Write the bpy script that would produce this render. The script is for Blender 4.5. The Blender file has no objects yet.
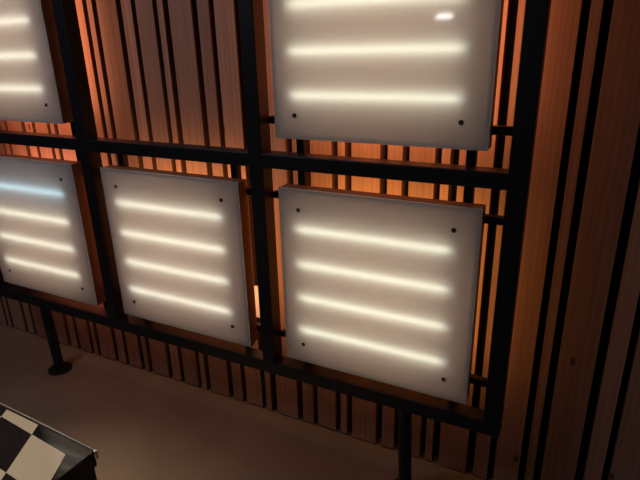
import bpy, bmesh, math, random
from mathutils import Vector, Matrix
random.seed(7)
S = bpy.context.scene
C = S.collection

# ------------------------------------------------------------------ helpers
def box(bm, x0, x1, y0, y1, z0, z1, open_back=False):
    v = [bm.verts.new(p) for p in ((x0,y0,z0),(x1,y0,z0),(x1,y1,z0),(x0,y1,z0),
                                   (x0,y0,z1),(x1,y0,z1),(x1,y1,z1),(x0,y1,z1))]
    fs = [(0,1,5,4),(1,2,6,5),(3,0,4,7),(4,5,6,7),(3,2,1,0)]
    if not open_back: fs.append((2,3,7,6))
    return [bm.faces.new([v[i] for i in f]) for f in fs]

def cyl(bm, r, p0, p1, n=24, r1=None):
    p0, p1 = Vector(p0), Vector(p1)
    d = p1 - p0
    q = d.to_track_quat('Z', 'Y').to_matrix().to_4x4()
    m = Matrix.Translation((p0+p1)/2) @ q
    bmesh.ops.create_cone(bm, cap_ends=True, segments=n, radius1=r, radius2=r if r1 is None else r1,
                          depth=d.length, matrix=m)

def obj(name, bm, mat, parent=None, bevel=0.0, seg=2, smooth=False):
    me = bpy.data.meshes.new(name)
    bmesh.ops.recalc_face_normals(bm, faces=bm.faces) if not getattr(bm, 'keep', False) else None
    bm.to_mesh(me); bm.free()
    o = bpy.data.objects.new(name, me); C.objects.link(o)
    me.materials.append(mat)
    if smooth:
        for p in me.polygons: p.use_smooth = True
    if bevel:
        b = o.modifiers.new('bevel', 'BEVEL'); b.width = bevel; b.segments = seg; b.limit_method = 'ANGLE'
        b.harden_normals = False
    if parent: o.parent = parent
    return o

def thing(name, label, cat, loc=(0,0,0), group=None):
    o = bpy.data.objects.new(name, None); C.objects.link(o)
    o.location = loc; o.empty_display_size = .1
    o['label'] = label; o['category'] = cat
    if group: o['group'] = group
    return o

# ------------------------------------------------------------------ materials
def mat(name, col=(.5,.5,.5), rough=.5, metal=0, spec=.5):
    m = bpy.data.materials.new(name); m.use_nodes = True
    b = m.node_tree.nodes['Principled BSDF']
    b.inputs['Base Color'].default_value = (*col, 1)
    b.inputs['Roughness'].default_value = rough
    b.inputs['Metallic'].default_value = metal
    b.inputs['Specular IOR Level'].default_value = spec
    return m

def N(m, t, **kw):
    n = m.node_tree.nodes.new(t)
    for k, v in kw.items(): setattr(n, k, v)
    return n
def L(m, a, b): m.node_tree.links.new(a, b)

def ramp(m, stops):
    r = N(m, 'ShaderNodeValToRGB')
    e = r.color_ramp.elements
    while len(e) < len(stops): e.new(.5)
    for i, (p, c) in enumerate(stops):
        e[i].position = p; e[i].color = (*c, 1)
    return r

def wood_mat(name, dark, light, rough=.6, attr=None, knots=True):
    m = mat(name, light, rough)
    b = m.node_tree.nodes['Principled BSDF']
    tc = N(m, 'ShaderNodeTexCoord')
    src = tc.outputs['Object']
    if attr:                                   # shift the grain from board to board
        at = N(m, 'ShaderNodeAttribute', attribute_name=attr)
        cx = N(m, 'ShaderNodeCombineXYZ')
        mu = N(m, 'ShaderNodeMath', operation='MULTIPLY'); mu.inputs[1].default_value = 37.
        L(m, at.outputs['Fac'], mu.inputs[0]); L(m, mu.outputs[0], cx.inputs['Z']); L(m, mu.outputs[0], cx.inputs['Y'])
        ad = N(m, 'ShaderNodeVectorMath', operation='ADD')
        L(m, src, ad.inputs[0]); L(m, cx.outputs[0], ad.inputs[1]); src = ad.outputs[0]
    mp = N(m, 'ShaderNodeMapping'); mp.inputs['Scale'].default_value = (60, 60, 2.2)
    L(m, src, mp.inputs['Vector'])
    n1 = N(m, 'ShaderNodeTexNoise'); n1.inputs['Scale'].default_value = 1.0; n1.inputs['Detail'].default_value = 6
    n1.inputs['Distortion'].default_value = .6
    L(m, mp.outputs[0], n1.inputs['Vector'])
    mp2 = N(m, 'ShaderNodeMapping'); mp2.inputs['Scale'].default_value = (14, 14, .9)
    L(m, src, mp2.inputs['Vector'])
    wv = N(m, 'ShaderNodeTexWave'); wv.bands_direction = 'X'
    wv.inputs['Scale'].default_value = 1.3; wv.inputs['Distortion'].default_value = 9
    wv.inputs['Detail'].default_value = 3; wv.inputs['Detail Scale'].default_value = .8
    L(m, mp2.outputs[0], wv.inputs['Vector'])
    mx = N(m, 'ShaderNodeMath', operation='MULTIPLY_ADD')
    L(m, wv.outputs['Fac'], mx.inputs[0]); mx.inputs[1].default_value = .2
    L(m, n1.outputs['Fac'], mx.inputs[2])
    r = ramp(m, [(.25, dark), (.85, light)])
    L(m, mx.outputs[0], r.inputs['Fac'])
    col = r.outputs['Color']
    if attr:                                   # boards differ a little in tone
        mr = N(m, 'ShaderNodeMapRange'); mr.inputs['To Min'].default_value = .8; mr.inputs['To Max'].default_value = 1.12
        L(m, at.outputs['Fac'], mr.inputs['Value'])
        vm = N(m, 'ShaderNodeVectorMath', operation='SCALE')
        L(m, col, vm.inputs[0]); L(m, mr.outputs[0], vm.inputs['Scale']); col = vm.outputs[0]
    if knots:
        mp3 = N(m, 'ShaderNodeMapping'); mp3.inputs['Scale'].default_value = (4.5, 0, 2.2); mp3.inputs['Rotation'].default_value = (math.pi/2, 0, 0)
        L(m, src, mp3.inputs['Vector'])
        vo = N(m, 'ShaderNodeTexVoronoi'); vo.inputs['Scale'].default_value = 1.0; vo.voronoi_dimensions = '2D'
        L(m, mp3.outputs[0], vo.inputs['Vector'])
        kr = ramp(m, [(.018, (1,1,1)), (.04, (0,0,0))])
        L(m, vo.outputs['Distance'], kr.inputs['Fac'])
        mk = N(m, 'ShaderNodeMix', data_type='RGBA')
        L(m, kr.outputs['Color'], mk.inputs['Factor']); L(m, col, mk.inputs['A'])
        mk.inputs['B'].default_value = (dark[0]*.35, dark[1]*.3, dark[2]*.3, 1)
        col = mk.outputs['Result']
    L(m, col, b.inputs['Base Color'])
    bp = N(m, 'ShaderNodeBump'); bp.inputs['Strength'].default_value = .12; bp.inputs['Distance'].default_value = .003
    L(m, n1.outputs['Fac'], bp.inputs['Height']); L(m, bp.outputs[0], b.inputs['Normal'])
    return m

M_slat = wood_mat('slat_wood', (.38,.19,.13), (.54,.30,.21), .55, attr='tone')
M_slat_side = wood_mat('dark_slat_edge', (.14,.062,.040), (.20,.095,.062), .7, knots=False)
M_house = wood_mat('housing_wood', (.22,.105,.06), (.33,.17,.10), .5, knots=False)
M_back = mat('black_backing', (.006,.006,.007), .9, spec=.1)
M_steel = mat('black_powder_coat', (.008,.010,.014), .42)
M_white = mat('plain_plywood', (.58,.37,.30), .6)
M_plate = mat('white_plastic', (.86,.76,.82), .35)
M_dark = mat('dark_screw', (.02,.02,.02), .35, .6)
M_chrome = mat('bright_screw', (.6,.6,.6), .25, 1)

def tube_mat(name, col, s):
    m = bpy.data.materials.new(name); m.use_nodes = True
    nt = m.node_tree; nt.nodes.clear()
    e = nt.nodes.new('ShaderNodeEmission'); o = nt.nodes.new('ShaderNodeOutputMaterial')
    e.inputs['Color'].default_value = (*col, 1); e.inputs['Strength'].default_value = s
    # tubes are dimmer at their ends, as real ones are near the electrodes
    t = nt.nodes.new('ShaderNodeTexCoord'); sx = nt.nodes.new('ShaderNodeSeparateXYZ')
    nt.links.new(t.outputs['Generated'], sx.inputs[0])
    pp = nt.nodes.new('ShaderNodeMath'); pp.operation = 'PINGPONG'; pp.inputs[1].default_value = .5
    nt.links.new(sx.outputs['X'], pp.inputs[0])
    mr = nt.nodes.new('ShaderNodeMapRange'); mr.interpolation_type = 'SMOOTHSTEP'
    mr.inputs['From Max'].default_value = .08; mr.inputs['To Min'].default_value = .2*s; mr.inputs['To Max'].default_value = s
    nt.links.new(pp.outputs[0], mr.inputs['Value']); nt.links.new(mr.outputs[0], e.inputs['Strength'])
    nt.links.new(e.outputs[0], o.inputs[0]); return m
TS = 3.5
M_tube = tube_mat('warm_tube', (1, .985, .74), TS)
M_tube_blue = tube_mat('cool_tube', (.62, .90, 1.0), TS*.9)
M_tube_pink = tube_mat('warm_white_tube', (1, .96, .73), TS)

def diffuser_mat():
    m = bpy.data.materials.new('frosted_acrylic'); m.use_nodes = True
    nt = m.node_tree; nt.nodes.clear()
    o = nt.nodes.new('ShaderNodeOutputMaterial')
    tr = nt.nodes.new('ShaderNodeBsdfTranslucent'); tr.inputs['Color'].default_value = (.92,.91,.92,1)
    df = nt.nodes.new('ShaderNodeBsdfDiffuse'); df.inputs['Color'].default_value = (.76,.85,.93,1)
    gl = nt.nodes.new('ShaderNodeBsdfGlossy'); gl.inputs['Roughness'].default_value = .06
    gl.inputs['Color'].default_value = (1,1,1,1)
    m1 = nt.nodes.new('ShaderNodeMixShader'); m1.inputs[0].default_value = .35
    nt.links.new(tr.outputs[0], m1.inputs[1]); nt.links.new(df.outputs[0], m1.inputs[2])
    fr = nt.nodes.new('ShaderNodeFresnel'); fr.inputs['IOR'].default_value = 1.49
    m2 = nt.nodes.new('ShaderNodeMixShader')
    nt.links.new(fr.outputs[0], m2.inputs[0]); nt.links.new(m1.outputs[0], m2.inputs[1]); nt.links.new(gl.outputs[0], m2.inputs[2])
    nt.links.new(m2.outputs[0], o.inputs[0]); return m
M_diff = diffuser_mat()

def floor_mat():
    m = mat('screed_floor', (.3,.25,.21), .38, spec=.6)
    b = m.node_tree.nodes['Principled BSDF']
    tc = N(m, 'ShaderNodeTexCoord')
    n = N(m, 'ShaderNodeTexNoise'); n.inputs['Scale'].default_value = 2.3; n.inputs['Detail'].default_value = 8
    L(m, tc.outputs['Object'], n.inputs['Vector'])
    r = ramp(m, [(.35, (.24,.165,.115)), (.7, (.33,.235,.165))])
    L(m, n.outputs['Fac'], r.inputs['Fac'])
    v = N(m, 'ShaderNodeTexVoronoi'); v.inputs['Scale'].default_value = 9
    L(m, tc.outputs['Object'], v.inputs['Vector'])
    k = ramp(m, [(.025, (1,1,1)), (.05, (0,0,0))]); L(m, v.outputs['Distance'], k.inputs['Fac'])
    mk = N(m, 'ShaderNodeMix', data_type='RGBA'); L(m, k.outputs['Color'], mk.inputs['Factor'])
    L(m, r.outputs['Color'], mk.inputs['A']); mk.inputs['B'].default_value = (.13,.10,.08,1)
    L(m, mk.outputs['Result'], b.inputs['Base Color'])
    n2 = N(m, 'ShaderNodeTexNoise'); n2.inputs['Scale'].default_value = 60
    L(m, tc.outputs['Object'], n2.inputs['Vector'])
    bp = N(m, 'ShaderNodeBump'); bp.inputs['Strength'].default_value = .08; bp.inputs['Distance'].default_value = .002
    L(m, n2.outputs['Fac'], bp.inputs['Height']); L(m, bp.outputs[0], b.inputs['Normal'])
    return m
M_floor = floor_mat()

# ------------------------------------------------------------------ camera (solved from the photo)
cd = bpy.data.cameras.new('camera'); cam = bpy.data.objects.new('camera', cd); C.objects.link(cam)
fw = Vector((-0.42848942, 0.8337037, -0.34833168)); rt = Vector((0.89307712, 0.44930411, -0.02321809)); up = Vector((-0.13714985, 0.32103576, 0.93708375))
mm = Matrix((rt, up, -fw)).transposed().to_4x4(); mm.translation = (0, -1.50763, 1.41662)
cam.matrix_world = mm
cd.sensor_width = 36; cd.lens = 532.955/640*36; cd.clip_start = .02
S.camera = cam

# ------------------------------------------------------------------ setting
bm = bmesh.new(); box(bm, -4.6, 2.6, -4.2, .07, -.08, 0)
floor = obj('floor', bm, M_floor); floor['kind'] = 'structure'
bm = bmesh.new(); box(bm, -4.6, 2.6, .045, .07, 0, 2.9)
wall = obj('wall_back', bm, M_back); wall['kind'] = 'structure'

# boards of the slatted wall: wide, medium, broad, narrow, over and over
starts = [.003, -.326, -.659, -.990, -1.324, -1.657, -1.989, -2.318, -2.647]
k = -2.647
while k > -4.2: k -= .329; starts.append(k)
k = .003
while k < 2.2: k += .329; starts.insert(0, k)
bm = bmesh.new()
tone = bm.faces.layers.float.new('tone')
for s in starts:
    for a, b in ((0, .0965), (.119, .167), (.186, .264), (.283, .3095)):
        t = random.random()
        j = random.uniform(-.001, .001)
        z0 = .004 + random.uniform(0, .004)
        for f in box(bm, s+a+j, s+b+j, 0+random.uniform(0,.0015), .045, z0, 2.88): f[tone] = t
bm.normal_update()
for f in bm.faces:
    if abs(f.normal.x) > .9: f.material_index = 1      # side faces take the darker wood tone
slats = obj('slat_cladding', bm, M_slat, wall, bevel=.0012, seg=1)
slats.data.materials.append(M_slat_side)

# ------------------------------------------------------------------ steel frame
YF = -.1848; YB = -.128
posts = [-2.405, -1.657, -.916, -.1675]; PW = .0477
rails = [(.3361, .3815), (1.0665, 1.1095), (1.797, 1.840)]
fr = thing('steel_frame', 'black square-tube steel frame holding the glowing square panels in front of the slatted wall', 'frame', (-1.26, -.16, 0))
def fobj(name, bm, m=M_steel, parent=None, bevel=.003):
    bmesh.ops.translate(bm, verts=bm.verts, vec=(1.26, .16, 0))
    return obj(name, bm, m, parent or fr, bevel=bevel)
for i, x in enumerate(posts):
    bm = bmesh.new(); box(bm, x, x+PW, YF, YB, .3365, 1.8395)
    fobj('post', bm)
for z0, z1 in rails:
    bm = bmesh.new(); box(bm, posts[0]+.001, posts[-1]+PW-.001, YF+.0008, YB-.0008, z0, z1)
    fobj('rail', bm)
cols = [-2.3205, -1.5678, -.8194]
rows = [.4192, 1.1586]; W = .600; H = .5924
SB0, SB1 = -.1278, -.108       # the thin bars behind the panels
for c, x in enumerate(cols):
    for r, z in enumerate(rows):
        if c == 1 and r == 1: continue
        for zz in (z+.049, z+H-.043) if r == 0 else (z+.042, z+H-.05):
            bm = bmesh.new(); box(bm, posts[c]+PW-.004, posts[c+1]+.004, SB0, SB1, zz-.011, zz+.011)
            fobj('crossbar', bm, bevel=.002)
        for xx in (x+.05, x+.55 if c else x+.583):
            za = rails[r][1]-.004; zb = rails[r+1][0]+.004
            bm = bmesh.new(); box(bm, xx-.0125, xx+.0125, SB0+.002, SB1+.008, za, zb)
            fobj('hanger_bar', bm, bevel=.002)
for x in (-2.084, -.396):
    bm = bmesh.new(); cyl(bm, .0215, (x, YF+.0245, .004), (x-.012, YF+.0245, .345), 32)
    lg = fobj('leg', bm)
    bm = bmesh.new(); cyl(bm, .052, (x, YF+.0245, 0.0005), (x, YF+.0245, .009), 40)
    cyl(bm, .034, (x, YF+.0245, .009), (x, YF+.0245, .014), 32)
    for a in range(4):
        an = a*math.pi/2+.78
        cyl(bm, .005, (x+.042*math.cos(an), YF+.0245+.042*math.sin(an), .009), (x+.042*math.cos(an), YF+.0245+.042*math.sin(an), .013), 8)
    f = fobj('base_flange', bm, bevel=.001); f.parent = lg

# ------------------------------------------------------------------ light panels
YP = -.1794; YH = -.1285
def panel(c, r, label, tubes, warm):
    x, z = cols[c], rows[r]
    t = thing('light_panel', label, 'light panel', (x+W/2, YP, z+H/2), 'square backlit panels on the black frame')
    def po(name, bm, m, parent=None, **kw):
        bmesh.ops.translate(bm, verts=bm.verts, vec=(-x-W/2, -YP, -z-H/2))
        o = obj(name, bm, m, parent or t, **kw); return o
    i = .0012; th = .011
    x0, x1, z0, z1 = x+i, x+W-i, z+i, z+H-i
    bm = bmesh.new()
    box(bm, x0, x0+th, YP+.0036, YH, z0, z1); box(bm, x1-th, x1, YP+.0036, YH, z0, z1)
    box(bm, x0+th, x1-th, YP+.0036, YH, z0, z0+th); box(bm, x0+th, x1-th, YP+.0036, YH, z1-th, z1)
    h = po('housing', bm, M_house, bevel=.0008, seg=1)
    bm = bmesh.new(); box(bm, x0+th-.001, x1-th+.001, YH-.005, YH-.001, z0+th-.001, z1-th+.001)
    bk = po('back_board', bm, M_white)
    # acrylic face: front and rim of a 4 mm sheet
    bm = bmesh.new(); box(bm, x, x+W, YP, YP+.004, z, z+H, open_back=True)
    po('diffuser', bm, M_diff)
    for k in range(4):
        zz = z + H - .124 - k*.1155
        bm = bmesh.new(); cyl(bm, TR, (x+.040, YP+HT, zz-.001), (x+W-.058, YP+HT, zz), 20)
        po('fluorescent_tube', bm, tubes[k], smooth=False)
    for sx in (x+.066, x+W-.069):
        for sz in (z+.066, z+H-.065):
            bm = bmesh.new(); cyl(bm, .0064, (sx, YP+.001, sz), (sx, YP-.0022, sz), 20)
            s = po('screw', bm, M_dark, bevel=.0006)
            bm = bmesh.new(); cyl(bm, .0031, (sx, YP-.0015, sz), (sx, YP-.0036, sz), 12)
            po('screw_head', bm, M_chrome, parent=s)
    ld = bpy.data.lights.new('panel_backlight', 'AREA'); ld.shape = 'RECTANGLE'; ld.size = .59; ld.size_y = .58
    ld.energy = warm[3]; ld.color = warm[:3]
    lo = bpy.data.objects.new('panel_backlight', ld); C.objects.link(lo)
    lo.location = (x+W/2, YB+.022, z+H/2); lo.rotation_euler = (math.pi/2, 0, 0)
    return t
TR = .006; HT = .0148
w, p, bl = M_tube, M_tube_pink, M_tube_blue
panel(2, 0, 'largest fully visible square light panel with four warm tubes, lower right of the frame', [w]*4, (1,.47,.13,2.0))
panel(2, 1, 'light panel at top centre with a small white reflection, above the lower right panel', [w]*4, (1,.41,.18,3.6))
panel(1, 0, 'middle light panel of the lower row, under the bay without a panel', [p]*4, (1,.48,.18,2.2))
panel(0, 0, 'leftmost light panel of the lower row, its top tube glowing bluish', [bl, p, p, p], (1,.42,.24,2.5))
panel(0, 1, 'light panel cut off by the upper left corner of the photo, above the bluish one', [p]*4, (1,.40,.19,3.3))

# ------------------------------------------------------------------ white plate on the wall
t = thing('wall_plate', 'small white plate on the slatted wall between the lower middle panel and the post', 'wall plate', (-1.012, 0, .5))
bm = bmesh.new(); box(bm, -.040, .040, -.011, -.001, -.066, .066)
obj('plate', bm, M_plate, t, bevel=.002)
for dz in (-.045, .045):
    bm = bmesh.new(); cyl(bm, .003, (0, -.0105, dz), (0, -.0122, dz), 10)
    obj('screw', bm, M_chrome, t)

# ------------------------------------------------------------------ checkered table
TZ = .45; TX = -1.022; TY = -.801; TT = .046; TR_ = -.04
tb = thing('checkered_table', 'low table with a glossy black and white checkered top in the lower left corner', 'table', (TX-.5*math.cos(TR_)-.22*math.sin(-TR_), TY-.5*math.sin(TR_)-.22*math.cos(TR_), 0))
tb.rotation_euler.z = TR_
def chk():
    m = mat('checkered_top', (.5,.5,.5), .06, spec=.9)
    b = m.node_tree.nodes['Principled BSDF']
    tc = N(m, 'ShaderNodeTexCoord'); sp = N(m, 'ShaderNodeSeparateXYZ'); L(m, tc.outputs['Object'], sp.inputs[0])
    a = (.146, -.012); bb = (.066, -.118)
    ro = Matrix.Rotation(-TR_, 2)
    a = ro @ Vector(a); bb = ro @ Vector(bb)
    J = ro @ Vector((-1.229-TX, -.832-TY)) + Vector((.5, .22))
    det = a[0]*bb[1]-a[1]*bb[0]
    def lin(cx, cy):
        m1 = N(m, 'ShaderNodeMath', operation='MULTIPLY_ADD'); L(m, sp.outputs['X'], m1.inputs[0]); m1.inputs[1].default_value = cx
        m1.inputs[2].default_value = -(cx*J[0]+cy*J[1])
        m2 = N(m, 'ShaderNodeMath', operation='MULTIPLY_ADD'); L(m, sp.outputs['Y'], m2.inputs[0]); m2.inputs[1].default_value = cy
        L(m, m1.outputs[0], m2.inputs[2])
        f = N(m, 'ShaderNodeMath', operation='FLOOR'); L(m, m2.outputs[0], f.inputs[0]); return f.outputs[0]
    u = lin(bb[1]/det, -bb[0]/det); v = lin(-a[1]/det, a[0]/det)
    ad = N(m, 'ShaderNodeMath', operation='ADD'); L(m, u, ad.inputs[0]); L(m, v, ad.inputs[1])
    pp = N(m, 'ShaderNodeMath', operation='PINGPONG'); pp.inputs[1].default_value = 1; L(m, ad.outputs[0], pp.inputs[0])
    r = N(m, 'ShaderNodeMix', data_type='RGBA'); L(m, pp.outputs[0], r.inputs['Factor'])
    r.inputs['A'].default_value = (.42,.375,.32,1); r.inputs['B'].default_value = (.010,.010,.012,1)
    gt = N(m, 'ShaderNodeMath', operation='GREATER_THAN'); L(m, u, gt.inputs[0]); gt.inputs[1].default_value = .5
    mx = N(m, 'ShaderNodeMath', operation='MAXIMUM'); L(m, pp.outputs[0], mx.inputs[0]); L(m, gt.outputs[0], mx.inputs[1])
    L(m, mx.outputs[0], r.inputs['Factor'])
    L(m, r.outputs['Result'], b.inputs['Base Color']); return m
bm = bmesh.new(); box(bm, .5-1.0, .498, .22-.50, .2165, TZ-.004, TZ)
top = obj('tabletop', bm, chk(), tb, bevel=.002, seg=3)
bm = bmesh.new(); box(bm, .5-1.0-.001, .499, .22-.50-.001, .2165, TZ-TT, TZ-.0035)
obj('edge_band', bm, mat('black_edge_band', (.010,.009,.009), .3), tb, bevel=.003, seg=3)
# bright metal trim along the edge that faces the panels, wrapping the corner
bm = bmesh.new(); box(bm, .5-1.0, .5035, .2125, .2240, TZ-.026, TZ+.0026)
obj('metal_trim', bm, mat('polished_trim', (.9,.83,.70), .2, 1), tb, bevel=.0052, seg=6)
bm = bmesh.new(); box(bm, .5-.985, .493, .22-.485, .212, .002, TZ-TT)
obj('base', bm, mat('black_table_base', (.008,.008,.009), .5), tb, bevel=.004)

# ------------------------------------------------------------------ light of the room
def area(name, loc, target, size, energy, col, sy=None, spread=None):
    l = bpy.data.lights.new(name, 'AREA'); l.energy = energy; l.color = col; l.size = size
    if sy: l.shape = 'RECTANGLE'; l.size_y = sy
    if spread: l.spread = spread
    o = bpy.data.objects.new(name, l); C.objects.link(o); o.location = loc
    o.rotation_euler = (Vector(target)-Vector(loc)).to_track_quat('-Z', 'Y').to_euler(); return o
area('ceiling_lamp', (-1.95, -1.5, 2.7), (-1.7, -.2, .9), .8, 8, (.95, .90, .98))
area('far_lamp', (-1.122, -3.18, 1.577), (-.4, -.18, 1.47), .115, .35, (1,1,1), .013)
sl = bpy.data.lights.new('warm_spot', 'SPOT'); sl.energy = 140; sl.color = (1, .80, .52); sl.spot_size = math.radians(35); sl.spot_blend = 1; sl.shadow_soft_size = .06
so = bpy.data.objects.new('warm_spot', sl); C.objects.link(so); so.location = (-1.25, -1.25, 2.7)
so.rotation_euler = (Vector((-1.28, -1.05, 0))-Vector(so.location)).to_track_quat('-Z', 'Y').to_euler()
wd = bpy.data.worlds.new('world'); S.world = wd; wd.use_nodes = True
bg = wd.node_tree.nodes['Background']; bg.inputs[0].default_value = (.75,.7,.9,1); bg.inputs[1].default_value = .014

S.view_settings.view_transform = 'Standard'; S.view_settings.look = 'None'
S.view_settings.gamma = 1; S.view_settings.exposure = 0; S.view_settings.use_curve_mapping = False
S.cycles.use_denoising = True
S.cycles.max_bounces = 8; S.cycles.diffuse_bounces = 5; S.cycles.transmission_bounces = 6
S.cycles.sample_clamp_indirect = 6
